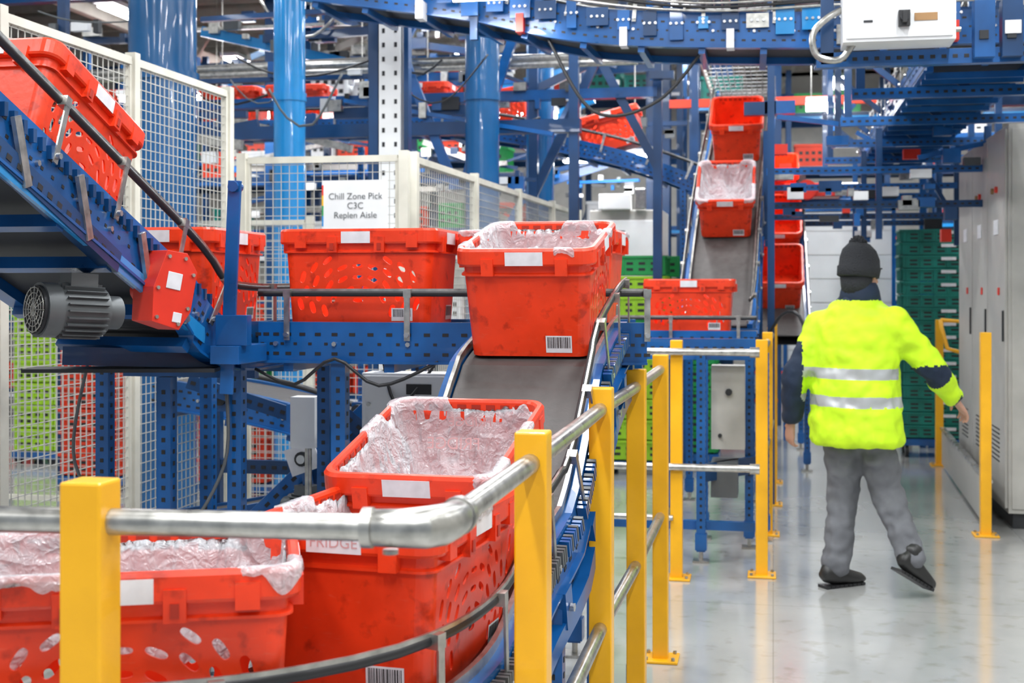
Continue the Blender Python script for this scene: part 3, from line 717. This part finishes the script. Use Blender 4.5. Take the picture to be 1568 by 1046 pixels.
# ------------------------------------------------------------------ cabinet
cbn=MB('electrical_cabinet')
cbn.bb(1.48,2.4,8.84,11.0,.1,2.6,'grey');cbn.bb(1.51,2.38,8.87,10.97,0,.1,'dark')
for y0,y1 in((8.86,9.55),(9.57,10.26),(10.28,10.98)):
    cbn.bb(1.462,1.48,y0,y1,.13,2.57,'grey')
    cbn.bb(1.452,1.462,y0+.04,y0+.07,1.2,1.4,'dark')
    cbn.bb(1.456,1.462,y0+.25,y0+.42,1.9,2.0,'label');cbn.cyl((1.462,y0+.3,2.2),(1.445,y0+.3,2.2),.022,'red',12);cbn.cyl((1.462,y0+.45,2.2),(1.445,y0+.45,2.2),.02,'brown',12)
    cbn.bb(1.455,1.462,y0+.2,y0+.26,1.5,1.55,'red')
    for i in range(8):cbn.bb(1.458,1.463,y0+.2,y0+.5,.4+i*.03,.41+i*.03,'dark')
cbn.bb(1.50,2.38,8.828,8.84,.13,2.57,'grey')
cbn.build(bevel=.004)
def crate(mb,x,y,z,sx,sy,h,k,rz=0):
    for s in(1,-1):
        mb.box((x,y+s*(sy/2-.01),z+h*.45),(sx-.04,.012,h*.86),k);mb.box((x+s*(sx/2-.01),y,z+h*.45),(.012,sy-.04,h*.86),k)
        mb.box((x,y+s*sy/2,z+h*.93),(sx,.02,h*.12),k);mb.box((x+s*sx/2,y,z+h*.93),(.02,sy,h*.12),k)
        for i in range(5):
            xx=x-sx*.4+i*sx*.2;mb.box((xx,y+s*(sy/2-.001),z+h*.45),(.012,.012,h*.8),k)
            yy=y-sy*.36+i*sy*.18;mb.box((x+s*(sx/2-.001),yy,z+h*.45),(.012,.012,h*.8),k)
        for j in range(2):
            for i in range(4):
                mb.box((x-sx*.3+i*sx*.2,y+s*(sy/2-.0035),z+h*(.3+.3*j)),(sx*.11,.0025,h*.14),'black')
    mb.box((x,y,z+.006),(sx-.05,sy-.05,.01),k)
def stack(name,x,y,n,h,k,sx=.6,sy=.4,base=.18,lab=True):
    mb=MB(name)
    for i in range(n):
        kk=k[i*len(k)//n] if isinstance(k,(list,tuple)) else k
        crate(mb,x+random.uniform(-.005,.005),y,base+i*h,sx,sy,h*.97,kk)
        if lab and random.random()<.7: mb.box((x+.12,y-sy/2-.012,base+(i+.72)*h),(.13,.002,h*.24),'label')
    if base>.05:
        mb.box((x,y,base-.04),(sx+.02,sy+.02,.06),'blue')
        for a in(-1,1):
            for b in(-1,1):mb.cyl((x+a*sx*.4-.015,y+b*sy*.38,.06),(x+a*sx*.4+.015,y+b*sy*.38,.06),.06,'black',12);mb.bb(x+a*sx*.4-.02,x+a*sx*.4+.02,y+b*sy*.38-.02,y+b*sy*.38+.02,.07,base-.06,'steel')
    return mb.build()
stack('crate_stack',1.44,12.6,16,.119,'teal')
stack('crate_stack',1.60,13.9,15,.12,'teal')
stack('crate_stack',-1.12,11.0,10,.17,['lime','lime','lime','lime','green','lime','lime','green'],.5,.4,.12,False)
stack('crate_stack',-.72,11.6,9,.19,'green',.5,.4,.12,False)
stack('crate_stack',-6.36,10.6,8,.2,'lime',.4,.4,.12,False)
stack('crate_stack',-5.1,9.3,8,.17,'orange_far',.5,.4,.12,False)
stack('crate_stack',-3.9,9.2,6,.17,['orange_far','green'],.55,.4,.12,False)
w=MB('wall_partition');w.bb(.12,1.18,13.55,13.62,0,2.32,'white');w.bb(.10,.14,13.53,13.64,0,2.36,'blue');w.bb(1.16,1.20,13.53,13.64,0,2.36,'blue');w.bb(.1,1.2,13.53,13.64,2.32,2.38,'blue')
for i in range(9): w.bb(.14,1.16,13.545,13.55,.2+i*.24,.203+i*.24,'grey')
w.build()

# ------------------------------------------------------------------ mesh fences
def fence(name,p0,p1,zt,panel=1.2,z0=.1,pitch=.045,pw=.05):
    mb=MB(name);p0=V((*p0,0));p1=V((*p1,0));d=p1-p0;L=d.length;d/=L;n=max(1,round(L/panel));pl=L/n
    nrm=V((-d.y,d.x,0))
    for i in range(n+1):
        q=p0+d*pl*i;mb.obox(q+V((0,0,(zt+.02)/2)),d,nrm,V((0,0,1)),pw,pw,zt+.02,'cream');mb.obox(q+V((0,0,.006)),d,nrm,V((0,0,1)),.12,.12,.012,'cream')
    for i in range(n):
        a=p0+d*(pl*i+pw*.7);b=p0+d*(pl*(i+1)-pw*.7)
        for z in(z0,zt-.02): mb.beam(a+V((0,0,z)),b+V((0,0,z)),.03,.035,'cream')
        mb.beam(a+V((0,0,z0)),a+V((0,0,zt-.02)),.025,.025,'cream');mb.beam(b+V((0,0,z0)),b+V((0,0,zt-.02)),.025,.025,'cream')
        m=int((b-a).length/pitch)
        for j in range(1,m): q=a+d*((b-a).length*j/m);mb.obox(q+V((0,0,(z0+zt)/2)),d,nrm,V((0,0,1)),.0035,.0035,zt-z0,'wire')
        m=int((zt-z0)/pitch)
        for j in range(1,m): z=z0+(zt-z0)*j/m;mb.obox((a+b)/2+V((0,0,z)),d,nrm,V((0,0,1)),(b-a).length,.0035,.0035,'wire')
    return mb.build()
fence('mesh_fence',(-2.9,2.4),(-2.86,6.55),2.6,1.05)
fence('mesh_fence',(-2.84,6.7),(-1.93,6.72),2.26,1.2)
fence('mesh_fence',(-1.9,6.8),(-1.8,12.2),2.26,1.35)
fence('mesh_fence',(-6.5,8.2),(-3.0,8.2),2.0,1.2)
sg=MB('aisle_sign');sg.box((-2.19,6.67,1.985),(.365,.006,.275),'white');
for i,k in enumerate(('red','yellow','green','blue3')): sg.box((-2.368,6.6655,2.07-i*.055),(.008,.003,.055),k)
so=sg.build()
text('Chill Zone Pick\nC3C\nReplen Aisle',.048,'greyd',M4(V((-2.185,6.663,1.985))-so.location,(90,0,0)),so,'sign_lettering',0)

# ------------------------------------------------------------------ columns
def rcol(x,y,r,k,h=5.48):
    mb=MB('steel_column');mb.cyl((x,y,0),(x,y,h),r,k,28);mb.cyl((x,y,0),(x,y,.03),r*1.5,k,28)
    mb.cyl((x,y,2.9),(x,y,2.96),r*1.08,k,28);mb.build()
def icol(x,y,w,d,k,h=5.48):
    mb=MB('steel_column');t=.02
    mb.bb(x-w/2,x+w/2,y-d/2,y-d/2+t,0,h,k);mb.bb(x-w/2,x+w/2,y+d/2-t,y+d/2,0,h,k);mb.bb(x-.008,x+.008,y-d/2,y+d/2,0,h,k)
    mb.bb(x-w*.7,x+w*.7,y-d*.7,y+d*.7,0,.02,k);mb.build()
M['bluecol']=mat('column_blue_paint',(.004,.085,.24),.25,var=.2,scale=2,coat=.5)
rcol(-1.955,11.0,.12,'bluecol');rcol(-2.07,9.25,.125,'bluecol')
rcol(-3.45,9.0,.115,'blue3')
rcol(-3.95,8.0,.22,'bluecol')
icol(-5.0,13,.4,.3,'blue2');icol(-1.2,14,.25,.25,'blue2');icol(-.6,16,.25,.25,'blue2')
u=MB('perforated_upright')
ux,uy=-2.38,8.0
u.bb(ux-.07,ux+.07,uy-.05,uy+.05,0,5.48,'white');u.bb(ux-.14,ux-.08,uy-.04,uy+.04,0,5.48,'blue2');u.bb(ux+.09,ux+.12,uy-.04,uy+.04,0,5.48,'blue2')
z=.1
while z<5.4:
    for x in(-.04,.04):u.bb(ux+x-.009,ux+x+.009,uy-.052,uy-.05,z,z+.03,'black')
    z+=.09
u.build()

# ------------------------------------------------------------------ background racks
def rack(x0,x1,y,levels,bay=1.3,dep=.9,fill=.6,kk=('orange_far','orange_far','orange_far','teal','green','white')):
    mb=MB('storage_rack');n=max(1,round((x1-x0)/bay));bw=(x1-x0)/n
    for i in range(n+1):
        x=x0+i*bw
        for yy in(y,y+dep): mb.bb(x-.04,x+.04,yy-.03,yy+.03,0,levels[-1]+.7,'blue2')
        for z in levels: mb.beam((x,y,z),(x,y+dep,z+.4),.02,.03,'blue2')
    for z in levels:
        for yy in(y,y+dep): mb.beam((x0,yy,z),(x1,yy,z),.05,.11,random.choice(('blue','blue2','blue2')))
        mb.bb(x0,x1,y,y+dep,z+.05,z+.06,'steel')
        mb.bb(x0,x1,y-.04,y-.03,z-.04,z+.0,random.choice(('label','blue3','blue','orange_far')))
        for i in range(n):
            x=x0+i*bw+.08
            while x<x0+(i+1)*bw-.5:
                if random.random()<fill:
                    h=random.choice((.2,.3,.34));crate(mb,x+.24,y+.25,z+.06,.46,.4,h,random.choice(kk))
                x+=.5
    mb.build()
rack(-10.5,-2.6,14.0,(.3,1.1,1.9,2.75,3.6),fill=.75)
rack(-10.5,-1.2,17.2,(.3,1.3,2.3,3.3,4.1))
rack(-.9,.05,15.0,(.3,1.1,1.9,2.75,3.6))
rack(1.9,4.9,16,(.3,1.3,2.3,3.3))
rack(-1.2,4.5,20,(.3,1.3,2.3,3.3,4.1))
st=MB('process_steelwork')
for i in range(100):
    y=random.choice((9.6,10.4,12.9,13.3));x=random.uniform(-6,-.9);z=random.uniform(2.35,4.7)
    Lx=random.uniform(.4,2.0)
    if x+Lx>-.8:continue
    st.beam((x,y,z),(x+Lx,y+random.uniform(-.2,.2),z+random.choice((0,0,0,.3,-.3))),.05,random.uniform(.02,.09),random.choice(('blue','blue2','blue2','joist','steel','blue3','blue2')))
    for k in range(4):
        xx=x+Lx*random.random();st.box((xx,y-.05,z+random.uniform(-.12,.12)),(random.uniform(.03,.16),.06,random.uniform(.03,.13)),random.choice(('dark','white','steel','greyd','blue','blue2')))
for x,y in((-5.6,9.6),(-4.9,10.4),(-3.0,9.6),(-1.9,10.4),(-1.45,9.6),(-.9,10.4),(-.75,12.9),(-3.9,12.9)):
    st.bb(x-.035,x+.035,y-.035,y+.035,0,5.48,'blue2')
for a,b in(((-3.3,10.4,3.0),(-2.0,10.4,5.4)),((-2.3,9.6,2.3),(-1.5,9.6,4.6)),((-3.0,9.6,3.9),(-2.4,9.6,2.4)),((-2.6,12.9,2.2),(-1.5,12.9,4.3)),((-1.9,10.4,2.3),(-.9,10.4,4.4)),((-1.9,10.4,4.4),(-.9,10.4,2.5))):
    st.beam(a,b,.05,.07,random.choice(('blue','blue2')))
st.beam((-6,10.4,3.1),(-.9,10.4,3.1),.1,.08,'blue');st.beam((-6,9.6,2.75),(-1.4,9.6,2.75),.1,.1,'blue2');st.beam((-6,9.6,4.3),(1.8,9.6,4.3),.12,.2,'blue2')
st.beam((-1.0,12.9,3.35),(1.0,12.9,3.35),.06,.08,'orange_far')
for z in(2.95,3.0,4.0): st.cyl((-6,9.8,z+.3),(-1,9.8,z+.3),.03,'steel',8)
for i in range(16):
    x=-.85+i*.15;z=3.3+.1*math.sin(i);st.box((x,10.2,z+random.uniform(-.5,.5)),(random.uniform(.08,.3),.1,random.uniform(.03,.12)),random.choice(('blue','blue2','steel','dark')))
st.build()
gm=MB('palletising_machine')
gm.bb(-1.75,-1.05,12.6,13.4,0,2.3,'grey');gm.bb(-1.7,-1.1,12.58,12.6,1.5,2.2,'white');gm.bb(-1.6,-1.4,12.56,12.6,1.9,2.1,'dark');gm.bb(-1.3,-1.2,12.5,12.6,2.3,2.5,'steel');gm.bb(-1.65,-1.35,12.5,12.7,2.3,2.45,'white');gm.build(bevel=.01)
rm=MB('transfer_unit')
rm.bb(.1,.6,12.2,12.6,2.38,2.5,'red');rm.cyl((.3,12.15,2.44),(.3,12.6,2.44),.09,'red',16);rm.cyl((.75,12.2,2.44),(.55,12.2,2.44),.06,'steel2',14);rm.bb(.05,1.2,12.3,12.4,2.3,2.36,'blue');rm.bb(.7,1.1,12.25,12.45,2.36,2.46,'dark');rm.build(bevel=.005)

# ------------------------------------------------------------------ worker
wk=bpy.data.objects.new('warehouse_worker',None);scene.collection.objects.link(wk)
wk.location=(.395,6.95,0);wk.rotation_euler=(0,0,math.radians(11.31))
F=V((.66,.75,0)).normalized();R=V((F.y,-F.x,0))
def ring(c,A,B,n=24): return [V(c)+V(A)*math.cos(2*math.pi*i/n)+V(B)*math.sin(2*math.pi*i/n) for i in range(n)]
def limb(mb,pts,rs,k,n=18):
    fr=[V(p) for p in pts];m=len(fr);P=[];RR=[]
    for i in range(m-1):
        for j in range(6):
            t=j/6;P.append(fr[i].lerp(fr[i+1],t));RR.append(rs[i]+(rs[i+1]-rs[i])*t)
    P.append(fr[-1]);RR.append(rs[-1])
    t0=(P[1]-P[0]).normalized();t1=(P[-1]-P[-2]).normalized()
    P=[P[0]-t0*RR[0]*.7,P[0]-t0*RR[0]*.4]+P+[P[-1]+t1*RR[-1]*.4,P[-1]+t1*RR[-1]*.7];RR=[RR[0]*.4,RR[0]*.85]+RR+[RR[-1]*.85,RR[-1]*.4]
    mb.tube(P,RR,k,n)
def remesh(mb,vox,smooth=6):
    ob=mb.build(parent=wk,centre=False)
    m=ob.modifiers.new('r','REMESH');m.mode='VOXEL';m.voxel_size=vox;m.use_smooth_shade=True
    s=ob.modifiers.new('s','SMOOTH');s.iterations=smooth;s.factor=.6
    realize(ob);return ob
J=MB('jacket')
def tr_(z,c,a,b): return ring((c[0],c[1],z),R*a,F*b)
# torso leans slightly into the walking direction
J.loops([tr_(.735,(.025,.0),.240,.18),tr_(.77,(.025,.0),.255,.195),tr_(.85,(.023,.0),.250,.19),tr_(1.0,(.022,.01),.235,.18),tr_(1.15,(.024,.01),.232,.172),tr_(1.28,(.03,.02),.238,.174),tr_(1.37,(.035,.03),.228,.158),tr_(1.43,(.042,.035),.185,.13),tr_(1.48,(.05,.04),.12,.105),tr_(1.53,(.058,.045),.088,.088)],'hivis',True,True,True)
shR=V((.035,.02,1.375))+R*.19;shL=V((.035,.02,1.365))-R*.19
elR=V((.385,-.11,1.135));wrR=V((.53,.02,.985))
elL=V((-.265,.10,1.10));wrL=V((-.265,.20,.865))
limb(J,[shR,elR,wrR],[.090,.070,.054],'hivis');limb(J,[shL,elL,wrL],[.090,.070,.054],'hivis')
J=remesh(J,.011,8)
def wr(me,amp,sc):
    for v in me.vertices:
        q=v.co*sc;v.co+=v.normal*(noise.noise(V((q.x,q.y,q.z*1.6)))*amp+noise.noise(q*2.3)*amp*.6)
wr(J.data,.015,9)
me=J.data
for k in('silver','navy'):me.materials.append(M[k])
for p in me.polygons:
    c=p.center;rel=c-V((.03,.015,c.z));lat=rel.dot(R);p.use_smooth=True
    inarmR=(c-shR).dot((elR-shR).normalized())>.07 and (c.x>.21) and c.z>.9 and not(c.z<1.05 and c.x<.35);inarmL=(lat<-.255 or c.x<-.24) and c.y>-.02
    if inarmR:
        if (c-elR).length<.10 and c.z<elR.z+.02: p.material_index=2
        elif (c-wrR).length<.05: p.material_index=2
    elif inarmL:
        if c.z<1.27:p.material_index=2
    else:
        if 1.085<c.z<1.135 or .945<c.z<.995:p.material_index=1
        elif c.z>1.485:p.material_index=2
T=MB('trousers')
T.loops([ring((.025,.0,z),R*a,F*b) for z,a,b in((.74,.17,.13),(.82,.185,.145),(.92,.185,.14),(1.0,.16,.12))],'trouser',True,True,True)
hL=V((-.03,.06,.88));kL=V((-.01,.10,.49));aL=V((-.075,.03,.10))
hR=V((.09,-.03,.88));kR=V((.18,-.0,.50));aR=V((.25,-.22,.19))
limb(T,[hL,kL,aL],[.112,.085,.070],'trouser');limb(T,[hR,kR,aR],[.112,.085,.066],'trouser')
T=remesh(T,.011,6);wr(T.data,.015,11)
S=MB('safety_shoes')
def shoe(an,d,up):
    d=V(d).normalized();s_=d.cross(V(up)).normalized();u=s_.cross(d);b=V(an)
    Rg=[(-.085,.02,.028,.02),(-.07,.028,.036,.045),(-.02,.028,.040,.06),(.04,.012,.045,.045),(.11,-.004,.050,.034),(.16,-.012,.040,.026),(.185,-.018,.02,.014)]
    S.loops([ring(b+d*x+u*(z-.035),s_*w_,u*h_,16) for x,z,w_,h_ in Rg],'shoe',True,True,True)
    limb(S,[b+V((0,0,.06)),b-u*.01],[.048,.045],'shoe')
    for x in range(9):
        S.obox(b+d*(-.07+x*.028)+u*-.074,d,s_,u,.024,.075,.014,'black')
shoe(aL+V((0,0,-.018)),(.90,.42,0),(0,0,1));shoe(aR+V((0,0,-.01)),(.80,.42,-.50),(.45,.2,.85))
S.build(parent=wk,centre=False)
Hd=MB('head');hc=V((.07,.05,1.635));hf=V((.80,.60,-.10)).normalized();hr=V((hf.y,-hf.x,0)).normalized();hu=hr.cross(hf)
def hp(x,y,z): return hc+(hr*x+hf*y+hu*z)*1.06
Hd.loops([ring(hp(0,y,z),hr*a,hf*b) for z,y,a,b in((-.125,.035,.03,.025),(-.115,.03,.05,.05),(-.085,.012,.062,.078),(-.045,.0,.070,.092),(0,-.005,.075,.098),(.045,-.008,.075,.096),(.085,-.008,.06,.078),(.11,-.008,.03,.04))],'skin',True,True,True)
limb(Hd,[V((.055,.035,1.47)),hp(0,-.02,-.08)],[.058,.055],'skin')
Hd.loops([ring(hp(0,y,z),hr*a,hf*b,12) for z,y,a,b in((-.05,.10,.016,.01),(-.045,.108,.017,.016),(-.02,.098,.011,.012),(.01,.09,.008,.008))],'skin',True,True,True)
for s in(1,-1): Hd.sph(hp(s*.077,-.005,-.02),.028,'skin',12,(.35,.6,1))
Hd.sph(hp(0,.092,-.078),.018,'skin',12,(1.2,.6,.5));Hd.sph(hp(0,.085,-.105),.022,'skin',12)
remesh(Hd,.006,3)
ey=MB('eyes')
for s in(1,-1):
    ey.sph(hp(s*.03,.083,.0),.012,'white',12);ey.sph(hp(s*.03,.0925,.0),.006,'black',10);ey.obox(hp(s*.03,.095,.022),hr,hf,hu,.03,.006,.006,'knit')
ey.obox(hp(0,.103,-.078),hr,hf,hu,.04,.004,.005,'tote_dk');ey.build(parent=wk,centre=False)
B=MB('beanie_hat')
B.loops([ring(hp(0,y-.012,z),hr*a,hf*b) for z,y,a,b in((-.035,-.018,.092,.106),(-.03,-.018,.100,.117),(.015,-.014,.103,.122),(.022,-.012,.097,.116),(.06,-.014,.094,.112),(.10,-.020,.080,.095),(.13,-.024,.052,.062),(.142,-.026,.018,.02))],'knit',True,True,True)
B.loops([ring(hp(0,-.042,z),hr*a,hf*b) for z,a,b in((-.12,.070,.060),(-.08,.080,.070),(-.03,.086,.082))],'knit',True,True,True)
for i in range(70):
    a=random.uniform(0,6.28);e=random.uniform(.1,1.5);d=hr*math.cos(a)*math.sin(e)+hf*math.sin(a)*math.sin(e)+hu*math.cos(e);c0=hp(0,-.045,.125)
    B.tube([c0,c0+d*.025,c0+d*.050],[.010,.009,.004],'knit',5)
B.loops([ring((V((.055,.04,z))),R*a,F*b) for z,a,b in((1.47,.10,.095),(1.49,.108,.102),(1.53,.10,.098),(1.56,.090,.088),(1.575,.08,.08))],'navy',True,True,True)
B.build(parent=wk,centre=False)
def hand(w_,d,palm_n,side,name,curl=.5):
    mb=MB(name);w_=V(w_);d=V(d).normalized();n=V(palm_n);n=(n-d*n.dot(d)).normalized();s_=d.cross(n)*side
    mb.loops([ring(w_+d*x,s_*a,n*b,14) for x,a,b in((-.03,.027,.022),(0,.027,.02),(.03,.036,.018),(.065,.042,.017),(.088,.040,.014),(.096,.03,.009))],'skin',True,True,True)
    for i,(o,Lf) in enumerate(((.031,.068),(.011,.076),(-.010,.071),(-.029,.056))):
        p=w_+d*.085+s_*o;q=[p-d*.02,p];a=0
        for k,fr_ in enumerate((.45,.32,.23)):
            a+=curl*(.5+.35*k);dd=(d*math.cos(a)+n*math.sin(a)+s_*o*1.5).normalized();q.append(q[-1]+dd*Lf*fr_)
        mb.tube(q+[q[-1]+dd*.004],[.0095,.0092,.0088,.008,.007,.004],'skin',10)
    p=w_+d*.02+s_*.028;q=[p-s_*.012,p,p+(s_*.7+d*.6+n*.3).normalized()*.035,p+(s_*.7+d*.6+n*.3).normalized()*.035+(d*.85+n*.45+s_*.1).normalized()*.03]
    q.append(q[-1]+(d*.8+n*.6).normalized()*.022);mb.tube(q,[.011,.012,.0105,.0092,.006],'skin',10)
    return remesh(mb,.0035,3)
hand(wrR+(wrR-elR).normalized()*.045,(wrR-elR),(-.5,.2,-.8),1,'hand_right')
hand(wrL+(wrL-elL).normalized()*.045,(wrL-elL),(.8,.3,.1),-1,'hand_left',.6)
